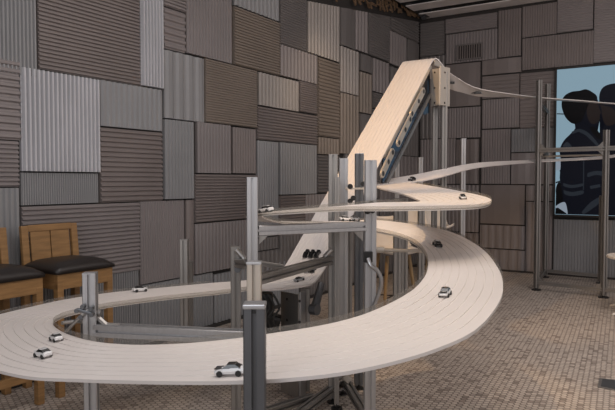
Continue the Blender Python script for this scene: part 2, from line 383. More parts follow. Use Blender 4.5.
pic('second_figure', [(600,215),(596,180),(598,150),(600,132),(606,124),(603,112),(600,104),(599.5,96),(602,89),(608,85),(618,83.5),(630,86),(638,96),(640,110),(636,122),(650,130),(672,150),(682,190),(684,215)], M['scr_navy'], 1)
pic('second_face', [(600,104),(604,106),(612,108),(618,116),(616,123),(608,126),(604,122),(602,114)], M['scr_skin'], 2)
pic('first_figure', [(564,216),(563,195),(560,178),(562,163),(560,151),(564,141),(572,133),(576,127),(573,122),(567,119),(563,111),(562,103),(565,96),(572,92),(580,91),(586,89.5),(592,92),(597,96),(598,101),(601,107),(602,113),(600,116),(601,119),(599,123),(596,126),(598,131),(604,140),(610,152),(608,185),(606,216)], M['scr_navy'], 3)
pic('first_face', [(590,101),(596,101),(599,107),(601,113),(599,116),(600,119),(597,123),(592,124),(588,118),(587,109)], M['scr_skin'], 4)
pic('hair', [(563,111),(562,103),(565,96),(572,92),(580,91),(586,89.5),(592,92),(596,97),(594,101),(588,104),(586,111),(582,121),(574,124),(567,119)], M['scr_black'], 5)
pic('strap', [(572,132),(580,129),(590,134),(600,146),(598,147),(588,137),(580,132),(573,134)], M['scr_grey'], 5)
pic('sleeve_stripe', [(564,183),(572,185),(583,183.5),(583,186),(572,188),(564,186)], M['scr_grey'], 4)
pic('sleeve_stripe', [(564,190),(572,192),(583,190.5),(583,194),(572,196),(565,194)], M['scr_grey'], 4)
pic('coat_stripe', [(588,173),(596,171),(606,172),(606,176),(596,175),(588,177)], M['scr_grey'], 4)
pic('coat_pocket', [(582,212),(590,203),(600,197),(601,202),(592,209),(584,214)], M['scr_grey'], 4)
pic('sleeve_fold', [(563,146),(568,142),(574,150),(571,152),(566,149)], M['scr_grey'], 4)
pic('collar', [(590,127),(596,128),(602,138),(598,139),(592,132)], M['scr_black'], 5)
pic('badge', [(590,186),(600,184),(601,187),(591,189)], M['scr_grey'], 5, False)
pic('ear', [(589,104),(591,103.5),(592,108),(590,109)], M['scr_skin'], 6)
pic('chair_back', [(555,160),(561,158),(561,168),(556,170)], M['scr_white'], 1)
pic('chain', [(583.5,160),(584.6,160),(584.3,190),(583.3,190)], M['scr_grey'], 5, False)
pic('dark_patch', [(553,216),(558,205),(556,190),(560,182),(566,196),(566,216)], M['scr_black'], 2)  # black area low on the left of the picture
pic('chair_back', [(556,206),(562,202.5),(566,203),(568,213),(566.5,213),(564.5,205),(557,208)], M['scr_white'], 4)
for y in (113.5,): pic('wall_line', [(556,y),(566,y+.3),(566,y+1.3),(556,y+1)], M['scr_black'], 1, False)
pic('wall_line', [(560,170),(561.2,170),(565.5,200),(564,200)], M['scr_black'], 2, False)
pic('wall_line', [(555,182),(562,180),(562,181.4),(555,183.4)], M['scr_black'], 2, False)

# =============== TRACK RIBBON ===============
R0 = lambda Y: Vector((-.033+.6066*(Y-4.5), Y, 1.0076+.982*(Y-4.5)))
WV = Vector((.268, -.164, 0))
def rampst(Y): l = R0(Y); return (l+WV, l)
st = []   # (right edge, left edge) seen in the direction the cars run
def add(r, l): st.append((P(*r), P(*l)))
def addc(c, hd):
    c = Vector(c); h = Vector((hd[0], hd[1], 0)).normalized(); rgt = Vector((h.y, -h.x, 0)); st.append((c+rgt*.15, c-rgt*.15))
marks = {}
addc((5.1, 7.0, 2.05), (-.4, -1)); addc((4.65, 6.9, 1.92), (-1, .2)); addc((4.25, 7.3, 1.80), (-.5, 1))
add((615,154.5,7.98),(612,157,7.68)); add((580,157.5,8.2),(578,159.6,7.9)); add((535,159.7,8.28),(534,162,8.0)); add((480,162.5,6.75),(480,167,6.45))
add((440,169.5,5.75),(442,176.5,5.48)); add((412,175,5.48),(417,181.3,5.2)); add((388,179,5.32),(412,182,5.1)); add((371,182.5,5.08),(411,182.9,5.02)); add((375,186.5,4.78),(417,183.5,4.92))
marks['a'] = len(st)-1
add((400,193,4.4),(452,189.5,4.5)); add((417,199,3.95),(484,196.3,3.92)); add((420,201.2,3.7),(491.5,201.5,3.6)); add((414,201.7,3.5),(480,206.6,3.15)); add((400,202,3.38),(440,208.4,3.0))
add((377,202.5,3.27),(385,209.2,2.95)); add((345,205.5,3.22),(345,209.3,2.95)); add((305,208.6,3.2),(305,211.2,2.95)); add((274,211.3,3.2),(262,214,3.08)); add((262,215,3.30),(246,216,3.3)); add((280,221.4,3.38),(266,220.3,3.60))
marks['b'] = len(st)-1
add((310,223.8,3.42),(310,221.4,3.72)); add((350,227,3.5),(350,220.5,3.8)); add((376,231,3.65),(376,220,4.05)); add((399,236,3.62),(415,224.3,4.2)); add((415,243,3.5),(450,231.5,4.05))
add((424,252,3.32),(480,247,3.6)); add((428,262,3.1),(498,268,3.0)); add((426,274,2.8),(503,288,2.5)); add((417,286,2.6),(496,307,2.15)); add((405,295,2.42),(475,330,1.87))
marks['c'] = len(st)-1
add((386,305,2.3),(440,347,1.74)); add((360,315.5,2.2),(395,361,1.64)); add((325,324.5,2.1),(345,371.5,1.58)); add((280,332,2.06),(285,378.3,1.56)); add((230,339,2.02),(220,381,1.58))
add((180,343.5,2.0),(150,380.8,1.64)); add((130,344.5,2.06),(80,379,1.74)); add((90,340.5,2.18),(20,375,1.84)); add((63,332,2.42),(-25,360,2.05)); add((53,323.5,2.7),(-42,335,2.45))
add((62,316.5,2.9),(-20,320,2.85)); add((81,311.5,3.02),(30,307,3.15)); add((105,306.5,3.2),(70,298.5,3.45)); add((137,302,3.38),(115,292,3.7)); add((170,298,3.55),(160,287.7,3.88))
add((215,293.5,3.72),(210,283,4.05)); add((247,289.5,3.81),(247,280,4.16)); add((277,289,3.79),(267,276,4.28)); add((303.6,285.5,3.82),(277,271.3,4.3)); add((315,281,3.92),(282.5,268,4.3))
marks['d'] = len(st)-1
for Y in (4.32, 4.45, 4.8, 5.2, 5.6, 5.95, 6.04): st.append(rampst(Y))
r, l = rampst(6.086); dv = A_L
st.append((r+dv*.02, l+dv*.02)); marks['crest'] = len(st)-1
st.append((r+dv*.10+Vector((0, 0, .012)), l+dv*.12+Vector((0, 0, .012)))); st.append((r+dv*.20+Vector((.01, 0, -.02)), l+dv*.3+Vector((0, 0, -.02))))
marks['e'] = len(st)-1
add((447,70,6.25),(447,87,6.62)); add((458,78,6.5),(462,92,6.85)); add((475,87,6.85),(480,96,7.2)); add((500,92,7.3),(505,96.3,7.6)); add((540,97,8.08),(538,98.5,8.4)); add((580,100,8.1),(580,101.5,8.4)); add((615,103,8.05),(618,104.2,8.35))
addc((4.75, 7.9, 2.33), (1, -.3)); addc((5.2, 7.5, 2.2), (.3, -1)); addc((5.1, 7.0, 2.05), (-.4, -1))
NS = len(st)
Rc = cr([s[0] for s in st], 14); Lc = cr([s[1] for s in st], 14)
LANES = 9; TH = .010
def section(wd):
    """(fraction across, height) with a narrow slot between lanes"""
    pr = [(0, 0), (.004/wd*2, .004), (.012/wd*2, .004), (.016/wd*2, 0)] if False else [(0, 0)]
    g = .0032/wd
    for i in range(1, LANES):
        t = i/LANES; pr += [(t-g, 0), (t-g*.6, -.003), (t+g*.6, -.003), (t+g, 0)]
    pr.append((1, 0)); return pr
track = empty('toy_car_track'); tag(track, 'winding white multi-lane toy car track that loops in two levels around aluminium posts', 'racetrack')
def normal_at(i):
    t = (Rc[min(i+1, len(Rc)-1)]+Lc[min(i+1, len(Lc)-1)]-Rc[max(i-1, 0)]-Lc[max(i-1, 0)]); n = (Rc[i]-Lc[i]).cross(t).normalized()
    return n
def surf(i, f):
    n = normal_at(i)
    return Lc[i].lerp(Rc[i], f), n
def deck(i0, i1, name, label):
    bm = bmesh.new(); rows = []; pr = section(.34)
    for i in range(i0, i1+1):
        n = normal_at(i)
        top = [bm.verts.new(Lc[i].lerp(Rc[i], f)+n*h) for f, h in pr]
        bot = [bm.verts.new(Lc[i]-n*TH), bm.verts.new(Rc[i]-n*TH)]
        rows.append(top+[bot[1], bot[0]])
    k = len(rows[0])
    for a, b in zip(rows, rows[1:]):
        for j in range(k): bm.faces.new((a[j], a[(j+1) % k], b[(j+1) % k], b[j]))
    bm.faces.new(rows[0]); bm.faces.new(rows[-1])
    o = bmo(name, bm, M['deck'], track)
    if label: o['label'] = label
    return o
K = 14
D_ = [(0, 'a', 'far upper deck section reaching to the right-hand frame'), ('a', 'b', 'small upper loop deck section'), ('b', 'c', 'wide curved deck section on the right'), ('c', 'd', 'long low deck section round the left and front'), ('d', 'crest', 'steep straight ramp deck section'), ('crest', NS-1, 'high deck section leaving the top of the ramp')]
for a, b, lab in D_:
    ia = (marks[a] if isinstance(a, str) else a)*K; ib = (marks[b] if isinstance(b, str) else b)*K
    deck(ia, ib, 'deck_section', lab)
def guard(i0, i1, side, h=.03):
    bm = bmesh.new(); rows = []
    for i in range(i0, i1+1):
        n = normal_at(i); E = (Rc if side == 'R' else Lc)[i]; out = ((Rc[i]-Lc[i]) if side == 'R' else (Lc[i]-Rc[i])).normalized()
        b0 = E+out*.0005-n*.006; b1 = E+out*.0045-n*.006
        rows.append([bm.verts.new(b0), bm.verts.new(b1), bm.verts.new(b1+n*(h+.006)), bm.verts.new(b0+n*(h+.006))])
    for a, b in zip(rows, rows[1:]):
        for j in range(4): bm.faces.new((a[j], a[(j+1) % 4], b[(j+1) % 4], b[j]))
    bm.faces.new(rows[0]); bm.faces.new(rows[-1])
    o = bmo('edge_guard', bm, M['acrylic'], track); o['label'] = 'low clear plastic guard along the deck edge'
guard(marks['b']*K, (marks['d']-3)*K, 'R', .018); guard((marks['c']+9)*K, (marks['d']-4)*K, 'L', .016); guard((marks['b']+2)*K, (marks['c']-2)*K, 'L', .014)
guard(marks['a']*K, marks['b']*K, 'L', .014); guard((marks['a']+5)*K, marks['b']*K, 'R', .014)
# brackets under the high exit section
for i, f in (((marks['e']+1)*K+3, .5), ((marks['e']+3)*K, .6)):
    bmm = bmesh.new(); p, n = surf(i, f); box(bmm, p-n*.028, (.07, .035, .02)); cyl(bmm, p-n*.03, p-n*.03+Vector((-.18, -.03, 0)), .006, 6); bmo('deck_bracket', bmm, M['black'], track)
# splice plates with screws beneath the low deck
for i in range((marks['c']+1)*K, (marks['d']-2)*K, 3*K):
    bm = bmesh.new(); p = Lc[i].lerp(Rc[i], .5)-normal_at(i)*(TH+.006); x = (Rc[i]-Lc[i]).normalized(); z = normal_at(i); y = z.cross(x)
    box(bm, p, ((Rc[i]-Lc[i]).length*.8, .05, .010), Matrix((x, y, z)).transposed()); bmo('splice_plate', bm, M['alu_dark'], track)

# ---- lift under the ramp: mirrored side panel, link plates, tower ----
lift = empty('ramp_lift', (0, 0, 0)); tag(lift, 'tall ramp lift with mirrored dark side panel, link plates and bolted tower head', 'ramp lift')
U = Vector((.6066, 1, .982)).normalized(); W = WV.normalized(); Q = W.cross(U).normalized()
if Q.z < 0: Q = -Q
rA = R0(5.12)+WV; rB = R0(6.02)+WV
bm = bmesh.new(); off = -W*.012
pts = [rA-Q*.02, rB-Q*.02, rB+Vector((0, 0, -.46)), rA.lerp(rB, .90)+Vector((0, 0, -.40)), rA.lerp(rB, .80)+Vector((0, 0, -.31)), rA+Vector((0, 0, -.26))]
a = [bm.verts.new(p+off) for p in pts]; b = [bm.verts.new(p+off-W*.012) for p in pts]; bm.faces.new(a); bm.faces.new(b)
for i in range(6): bm.faces.new((a[i], a[(i+1) % 6], b[(i+1) % 6], b[i]))
bmo('side_panel', bm, M['mirror'], lift)['label'] = 'glossy dark mirrored side panel reflecting the blue screen'
for dd, wid in ((.013, .035), (.275, .03)):      # edge rails of the panel
    bm = bmesh.new(); s0 = rA+Vector((0, 0, -dd)); s1 = rB+Vector((0, 0, -dd)); mid = (s0+s1)/2
    rot = Matrix((W, Q, U)).transposed(); box(bm, mid-W*.012-Q*.012, (.03, wid, (s1-s0).length), rot); bmo('side_rail', bm, M['plate'] if dd < .1 else M['alu_dark'], lift)
def link_plate(pa, pb, d):
    cam0 = Vector((0, 0, H)); c_ = rA+W*.035
    A, B = [cam0+ray(*q)*((c_-cam0).dot(W)/ray(*q).dot(W)) for q in (pa, pb)]; ax = (B-A).normalized(); sd = W.cross(ax).normalized(); ln = (B-A).length; rw = .032
    bm = bmesh.new(); ring = []
    for k in range(9): t = math.pi*k/8; ring.append(A+(-ax*math.sin(t)+sd*math.cos(t))*rw)
    for k in range(9): t = math.pi*k/8; ring.append(B+(ax*math.sin(t)-sd*math.cos(t))*rw)
    a = [bm.verts.new(p) for p in ring]; b = [bm.verts.new(p-W*.014) for p in ring]; bm.faces.new(a); bm.faces.new(b); n = len(ring)
    for i in range(n): bm.faces.new((a[i], a[(i+1) % n], b[(i+1) % n], b[i]))
    o = bmo('link_plate', bm, M['plate'], lift)
    for t in (.02, .55, .98):
        bm = bmesh.new(); c = A.lerp(B, t); cyl(bm, c+W*.003, c-W*.002, .020, 12); bmo('hole_disc', bm, M['black'], o)  # black discs stand in for the dark inside of the holes
link_plate((412, 114), (424, 91), (5.42, 5.78)); link_plate((399, 143), (410.5, 119), (5.0, 5.33)); link_plate((383, 174), (393, 152), (4.58, 4.85))
def post(bm, px, d, ytop, wd, ybot=None, rz=0.0, wy=None):
    t = P(px, ytop, d); zb = 0.03 if ybot is None else P(px, ybot, d).z
    extrusion(bm, (t.x, t.y, zb), (t.x, t.y, t.z), wd, wy, rz); return t
def foot(px, d, name_parent):
    t = P(px, 181, d); bm = bmesh.new(); cyl(bm, (t.x, t.y, 0), (t.x, t.y, .012), .035, 16); cyl(bm, (t.x, t.y, .012), (t.x, t.y, .032), .012, 8); bmo('foot', bm, M['black'], name_parent)
def mkpost(parent, px, d, ytop, wd, m='alu', rz=0.0, wy=None, cap=True):
    bm = bmesh.new(); t = post(bm, px, d, ytop, wd, None, rz, wy); o = bmo('post', bm, M[m], parent); foot(px, d, parent)
    if cap:
        bm = bmesh.new(); box(bm, (t.x, t.y, t.z+.002), (wd*.98, (wy or wd)*.98, .004), Matrix.Rotation(rz, 3, 'Z')); c = bmo('end_cap', bm, M['alu' if m != 'alu_dark' else 'alu_dark'], o)
    return o
def beam(parent, a, b, wd, m='alu_dark', name='crossbeam', wy=None):
    bm = bmesh.new(); extrusion(bm, a, b, wd, wy); return bmo(name, bm, M[m], parent)
def screw(parent, c, n, r=.008):
    bm = bmesh.new(); n = Vector(n).normalized(); cyl(bm, Vector(c), Vector(c)+n*.005, r, 10); bmo('screw', bm, M['black'], parent)
def corner(parent, c, ux, s=.05, dz=-1, m='alu_dark', rest=.03):
    """triangular die-cast corner bracket in the plane of ux and z"""
    c = Vector(c); ux = Vector(ux).normalized(); uz = Vector((0, 0, dz)); n = ux.cross(uz).normalized(); bm = bmesh.new()
    for k in (-1, 1):
        o_ = n*k*rest*.5; bm.faces.new([bm.verts.new(c+o_+v) for v in (Vector(), ux*s, uz*s)])
    def q(v): bm.faces.new([bm.verts.new(c+x) for x in v])
    e = n*rest*.5
    q([-e, ux*s-e, ux*s+e, e]); q([-e, uz*s-e, uz*s+e, e])
    o = bmo('corner_bracket', bm, M[m], parent)
    b2 = bmesh.new(); cyl(b2, c+ux*s*.55+uz*.002, c+ux*s*.55+uz*.016, .008, 8); cyl(b2, c+uz*s*.55+ux*.002, c+uz*s*.55+ux*.016, .008, 8); bmo('bolt', b2, M['steel'], o)

# tower beside the head of the ramp
T0 = P(441, 67, 5.88)
for px, d in ((435.3, 5.95), (444.6, 5.86)): mkpost(lift, px, d, 72, .05, 'alu_dark', cap=False)
pass
bm = bmesh.new(); pl = P(432, 67, 5.83); pr_ = P(443, 67, 5.78); zb_ = P(440, 105.5, 5.8).z
def vplate(bm, p0, p1, z0, z1, th):
    d = (p1-p0); d.z = 0; mid = (p0+p1)/2; ang = math.atan2(d.y, d.x); box(bm, (mid.x, mid.y, (z0+z1)/2), (d.length, th, z1-z0), Matrix.Rotation(ang, 3, 'Z'), .003)
hm = P(437, 70, 5.80); hr = P(449.5, 68, 5.9)
tp = empty('x')
bpy.data.objects.remove(tp)
p0, p1, p2 = P(431.8, 70, 5.86), P(439.8, 69, 5.77), P(449.6, 69, 5.88)
vplate(bm, p0, p1, zb_, pl.z-.02, .012); tw1 = bmo('tower_plate', bm, M['plate'], lift)
bm = bmesh.new(); vplate(bm, p1, p2, zb_, pl.z, .012); tw2 = bmo('tower_plate', bm, M['plate'], lift)
for par, (u0, u1) in ((tw1, (p0, p1)), (tw2, (p1, p2))):
    nn = Vector(((u1-u0).y, -(u1-u0).x, 0)).normalized()
    for f in (.45,):
        for g in (.08, .5, .93):
            q = u0.lerp(u1, f); q.z = zb_+(pl.z-.03-zb_)*g; screw(par, q+nn*.006, nn, .009)
bm = bmesh.new(); q0 = R0(6.05)+WV*.9
cyl(bm, P(437, 76, 5.98), P(434, 95, 5.95), .022, 12); bmo('spacer', bm, M['black'], lift)
# curved side cheek of the ramp head
bm = bmesh.new(); rr, ll = rampst(6.086); arc = []
for k in range(9):
    t = k/8; arc.append(rr+dv*(.30*t)+Vector((0, 0, -.02+.012*math.sin(math.pi*t)-.05*t*t)))
low = [p+Vector((0, 0, -.05)) for p in arc]
A1 = [bm.verts.new(p+W*.004) for p in arc]; B1 = [bm.verts.new(p+W*.004) for p in low]
for i in range(8): bm.faces.new((A1[i], A1[i+1], B1[i+1], B1[i]))
o = bmo('head_cheek', bm, M['plate'], lift); o.modifiers.new('s', 'SOLIDIFY').thickness = .006
# ramp foot: machine base, motor, cable loops
bm = bmesh.new(); g0, g1, g2 = P(281.5, 296, 3.98), P(299, 295, 3.86), P(311.5, 292, 4.0)
vplate(bm, g0, g1, .03, P(290, 293.5, 3.9).z, .014); bp1 = bmo('base_plate', bm, M['alu_dark'], lift)
bm = bmesh.new(); vplate(bm, g1+Vector((.004, 0, 0)), g1.lerp(g2, .45), .03, P(300, 292.5, 3.86).z, .016); bp2 = bmo('base_plate', bm, M['alu'], lift)
bm = bmesh.new(); gq = g1.lerp(g2, .75)+Vector((-.02, .05, 0)); extrusion(bm, (gq.x, gq.y, .03), (gq.x, gq.y, P(306, 291.5, 3.9).z), .06); bmo('base_post', bm, M['alu_dark'], lift)
nn = Vector(((g1-g0).y, -(g1-g0).x, 0)).normalized(); n2 = Vector(((g2-g1).y, -(g2-g1).x, 0)).normalized()
for y in (299, 320):
    for f in (.35, ): screw(bp1, P(287.5, y, 3.935)+nn*.0, nn, .009)
    screw(bp2, P(299.5, y+2, 3.855), Vector((0, -1, 0)), .009)
bm = bmesh.new(); c = P(262, 305, 3.9)
box(bm, c+Vector((0, 0, .0)), (.14, .12, .16), None, .02); cyl(bm, c+Vector((-.05, -.02, -.1)), c+Vector((.05, 0, -.26)), .045, 16)
box(bm, P(268, 330, 3.9), (.12, .12, .22), Matrix.Rotation(.3, 3, 'Y'), .02); bmo('motor', bm, M['black'], lift)
for s in range(4):
    bm = bmesh.new(); q = P(258+s*5, 294, 3.8)
    tube(bm, cr([q, q+Vector((.04, -.02, -.08)), q+Vector((.0, -.03, -.16)), q+Vector((.06, 0, -.27)), q+Vector((.09, .03, -.42))], 5), .007, 6); bmo('cable', bm, M['rubber'], lift)
bm = bmesh.new(); A = P(321.5, 283, 4.02); B = P(314.5, 309, 3.95); cyl(bm, A, B, .022, 10, .03); cyl(bm, B-Vector((.02, .0, 0)), B+Vector((.02, -.03, 0)), .036, 14); bmo('drive_rod', bm, M['alu_shade'], lift)
# ramp frame legs under the ramp
for (px, d, yt) in ((349, 4.75, 205),): mkpost(lift, px, d, yt, .05, 'alu_dark', cap=False)

# =============== SUPPORT FRAMES ===============
PW = .052
# front frame: nearest posts, long low beam, left post
ff = empty('aluminium_scaffold', (P(254, 181, 1.5).x, 1.5, 0)); tag(ff, 'front scaffold with the nearest post, its shade painted dark, and a post inside the left loop', 'support frame')
def relp(root, o): o.location = -Vector(root.location)
def children_fix(root):
    for c in root.children: c.location = Vector(c.location)-Vector(root.location)
bm = bmesh.new(); t = post(bm, 254.8, 1.5, 307, .0525); o = bmo('post', bm, M['alu_shade'], ff); o['label'] = 'post nearest the viewer, its shade put into a dark colour'
bm = bmesh.new(); box(bm, (t.x, t.y, t.z+.005), (.055, .055, .012), None, .003); c = bmo('end_cap', bm, M['alu'], ff)
bm = bmesh.new(); cyl(bm, (t.x, t.y-.0279, t.z-.006), (t.x, t.y-.0265, t.z-.006), .0001, 6); box(bm, (t.x, t.y-.0265, t.z-.008), (.010, .003, .005)); bmo('cap_slot', bm, M['black'], ff)
foot(254.8, 1.5, ff)
o = mkpost(ff, 254.3, 2.28, 264, .0525, 'plate'); o['label'] = 'warm grey post behind the nearest post'
bm = bmesh.new(); t = P(254.3, 262.5, 2.28); box(bm, (t.x, t.y, t.z), (.056, .056, .008), None, .002); bmo('end_cap', bm, M['alu'], ff)
o = mkpost(ff, 90, 2.42, 273.5, .051, 'alu', .12); o['label'] = 'post standing inside the left loop'
hb = P(200, 333.5, 2.36).z
pa = P(96, 332, 2.42); pb = P(247, 332, 2.31)
beam(ff, (pa.x, pa.y, hb), (pb.x, pb.y, hb), .050, 'alu')
# clamps and rod at the left loop post
c = P(89, 312, 2.41); bm = bmesh.new()
for dx, dz in ((-.035, .012), (-.012, .028), (.02, .02), (-.02, -.012), (.022, -.004)): cyl(bm, c+Vector((dx, -.04, dz)), c+Vector((dx, -.025, dz)), .009, 10)
box(bm, c+Vector((-.005, -.033, .008)), (.06, .012, .014), Matrix.Rotation(.3, 3, 'Y'), .004); bmo('clamp', bm, M['alu_shade'], ff)
bm = bmesh.new(); tube(bm, cr([P(88, 310, 2.38), P(77, 320, 2.38), P(66, 331.5, 2.40)], 4), .007, 8); bmo('brace_rod', bm, M['steel'], ff)
bm = bmesh.new(); tube(bm, cr([P(62, 323, 2.62), P(74, 321.5, 2.66), P(84, 322, 2.6)], 3), .008, 8); bmo('brace_rod', bm, M['steel'], ff)
bm = bmesh.new(); A = P(98, 318, 2.43); B = P(107, 326, 2.41); cyl(bm, A, B, .012, 8); cyl(bm, B, B+Vector((.05, 0, -.004)), .013, 8); cyl(bm, A+Vector((-.01, 0, .02)), A+Vector((.012, 0, .02)), .011, 8); bmo('tie_bracket', bm, M['alu_dark'], ff)
corner(ff, (pb.x-.03, pb.y-.0, hb-.026), (-1, .2, 0), .06, -1)

# middle frame
mf = empty('aluminium_scaffold', (P(343, 181, 4).x, 4.0, 0)); tag(mf, 'middle support frame of tall aluminium posts and beams at the foot of the ramp', 'support frame')
mkpost(mf, 252, 3.03, 178, .054, 'alu', .1)
mkpost(mf, 370.4, 3.37, 161, .063, 'alu')
mkpost(mf, 333, 3.86, 155, .056, 'alu_dark')
mkpost(mf, 343.4, 4.02, 159, .056, 'alu')
mkpost(mf, 359.2, 4.12, 154, .056, 'alu_shade')
mkpost(mf, 235.5, 3.35, 247, .054, 'alu_dark', .15)
mkpost(mf, 337, 3.75, 177, .03, 'alu_dark', 0, cap=False)
a = P(257, 228, 3.06); b = P(364.5, 228.4, 3.36); zc_ = (a.z+b.z)/2
beam(mf, (a.x, a.y, zc_), (b.x, b.y, zc_), .050, 'alu')
corner(mf, (a.x+.01, a.y, zc_-.026), (1, .1, 0), .042); corner(mf, (b.x-.01, b.y, zc_-.026), (-1, -.1, 0), .055)
a = P(256, 277.5, 3.06); b = P(329, 262, 3.83); beam(mf, (a.x, a.y, (a.z+b.z)/2), (b.x, b.y, (a.z+b.z)/2), .050)
a = P(240, 260, 3.35); b = P(283, 267, 3.42); beam(mf, a, b, .028)
a = P(237, 263, 3.35); b = P(249, 264.5, 3.08); beam(mf, a, b, .045)
for (px, py, d, ux) in ((240.5, 252.5, 3.35, 1), (328, 252, 3.83, -1)):
    bm = bmesh.new(); c = P(px, py, d); cyl(bm, c+Vector((-.02*ux, -.03, .02)), c+Vector((.025*ux, -.03, -.03)), .015, 10); box(bm, c+Vector((.01*ux, -.02, -.02)), (.05, .03, .02), Matrix.Rotation(.8*ux, 3, 'Y'), .003); bmo('hinge_bracket', bm, M['steel'], mf)
bm = bmesh.new(); c = P(238, 269, 3.3)
cyl(bm, c, c+Vector((.0, -.02, 0)), .018, 10); bmo('bolt', bm, M['alu_shade'], mf)
# link plates between the tall posts
bm = bmesh.new(); a = P(347, 188.5, 3.98); b = P(365, 188.5, 3.98); box(bm, (a+b)/2, ((b-a).length+.02, .05, .012)); bmo('tie_plate', bm, M['plate'], mf)
for (px, py) in ((350, 186.5), (363, 184), (353, 198), (350, 201), (366, 206), (371, 204), (372, 210), (367, 211)):
    bm = bmesh.new(); d = 3.98 if px < 364 else 3.31; c = P(px, py, d); cyl(bm, c, c+Vector((0, -.025, 0)), .017, 10); bmo('clamp_knob', bm, M['black'], mf)
# rod to the curve, bent conduit
bm = bmesh.new(); cyl(bm, P(376, 250, 3.37), P(384, 250, 3.37), .017, 12); cyl(bm, P(384, 250, 3.37), P(424, 251, 3.42), .010, 10); bmo('support_rod', bm, M['plate'], mf)
bm = bmesh.new(); tube(bm, cr([P(368, 258, 3.31), P(371, 266, 3.30), P(377, 270, 3.3), P(381, 279, 3.3), P(379, 293, 3.32), P(371, 312, 3.34), P(367, 325, 3.34)], 6), .011, 8); bmo('conduit', bm, M['alu'], mf)
bm = bmesh.new(); c = P(368, 257, 3.335); box(bm, c, (.05, .02, .06), None, .006); bmo('conduit_box', bm, M['black'], mf)
# cables hanging on right post
# floor-level base beams
a = P(343, 386, 4.0); zz = .085
def FB(x0, y0, x1, y1, wd=.05): beam(mf, (x0, y0, zz), (x1, y1, zz), wd, 'alu_dark', 'base_beam')
B0 = P(343.4, 181, 4.02)
A3 = P(252, 181, 3.03); D3 = P(370.4, 181, 3.37); A7 = P(235.5, 181, 3.35)
FB(B0.x-.02, B0.y-.03, A3.x+.03, A3.y+.02); FB(B0.x+.02, B0.y-.03, D3.x-.01, D3.y+.03); FB(A7.x, A7.y-.03, A3.x-.01, A3.y+.03)
FB(A7.x+.03, A7.y+.02, B0.x-.2, B0.y-.3, .045)
for (px, py) in ((333, 377), (347, 378)):
    c = P(px, py, 3.92); bm = bmesh.new(); box(bm, c, (.05, .05, .04), Matrix.Rotation(.7, 3, 'Y'), .004); bmo('corner_bracket', bm, M['plate'], mf)
# rear posts, one by one
rearg = 'slim support posts behind the upper track'
def lone(px, d, ytop, wd, label, m='alu', ct=None):
    q = P(px, 181, d); r_ = empty('support_post', (q.x, q.y, 0)); tag(r_, label, 'post', rearg if px > 300 else 'slim posts behind the far straight of the low track')
    bm = bmesh.new(); t = post(bm, px, d, ytop, wd); bmesh.ops.translate(bm, verts=bm.verts, vec=-Vector(r_.location)); bmo('post', bm, M[m], r_)
    bm = bmesh.new(); cyl(bm, (0, 0, 0), (0, 0, .03), .035, 14); bmo('foot', bm, M['black'], r_)
    bm = bmesh.new(); box(bm, (0, 0, t.z+.003), (wd*1.04, wd*1.04, .006)); bmo('end_cap', bm, M[m], r_)
    return r_
lone(184.2, 4.25, 240, .054, 'slim post behind the far straight left of centre, before the ribbed wall', 'alu_dark')
lone(188.8, 4.42, 262, .05, 'second short post just right of and behind the slim post on the left', 'alu_dark')
lone(397, 6.9, 158.5, .05, 'left of the slim posts seen beneath the mirrored ramp panel')
lone(420.6, 7.1, 158, .052, 'slim post with bright top between the ramp and the tower')
lone(463.2, 7.5, 139, .055, 'pale slim post right of the tower, rising above the upper track')
lone(397.5, 5.0, 199, .06, 'left post under the upper track seen through the right-hand curve', 'alu_dark')
lone(404.5, 5.2, 199, .055, 'second post under the upper track, beside the left one in the curve', 'alu_dark')
lone(421.5, 5.25, 203.5, .05, 'post under the small upper loop, rightmost seen through the curve', 'alu_dark')
if 0: lone(451, 6.7, 180, .05, 'post holding the upper track right of the tower foot', 'alu_dark')
# right frame
rf = empty('aluminium_scaffold', PF(536, 290.5)); tag(rf, 'right-hand support frame of slim posts and double rails in front of the screen', 'support frame')
fw = .056
f1 = (P(539.3, 80, 7.9)); f2 = P(606.5, 130, 7.38); f1b = P(547.8, 84, 8.95); f3 = Vector((f2.x+(f2.x-f1.x), f2.y+(f2.y-f1.y), 0)); f2b = f2+(f1b-f1)
for t in (f1, f1b, Vector((f2.x, f2.y, f2.z)), Vector((f2b.x-.05, f2b.y, 1.2)), Vector((f3.x, f3.y, 2.5))):
    bm = bmesh.new(); extrusion(bm, (t.x, t.y, .03), (t.x, t.y, t.z), fw, None, .3); bmo('post', bm, M['alu_dark'], rf)
    bm = bmesh.new(); cyl(bm, (t.x, t.y, 0), (t.x, t.y, .012), .06, 16); cyl(bm, (t.x, t.y, .012), (t.x, t.y, .035), .016, 8); bmo('foot', bm, M['black'], rf)
def hb_(a, b, z, wd=.05): beam(rf, (a.x, a.y, z), (b.x, b.y, z), wd, 'alu_dark', 'rail')
z1 = P(540, 150.5, 7.9).z
hb_(f1, f2, z1, .055); hb_(f2, f3, z1, .055); hb_(f1, f1b, z1, .05); z2 = P(540, 282.5, 7.9).z
hb_(f1, f2, z2, .045); hb_(f1b, f2b, z2, .045); hb_(f1, f1b, z2); hb_(f2, f3, z2, .045); hb_(f2, f2b, z2)
z3 = P(540, 99.3, 7.9).z; hb_(f1, f1b, z3-.05, .045)
bm = bmesh.new(); q0 = P(541, 156.5, 7.95); q1 = P(604, 158.5, 7.45); cyl(bm, q0, (q1.x, q1.y, q0.z-.0), .012, 8); bmo('tie_rod', bm, M['plate'], rf)
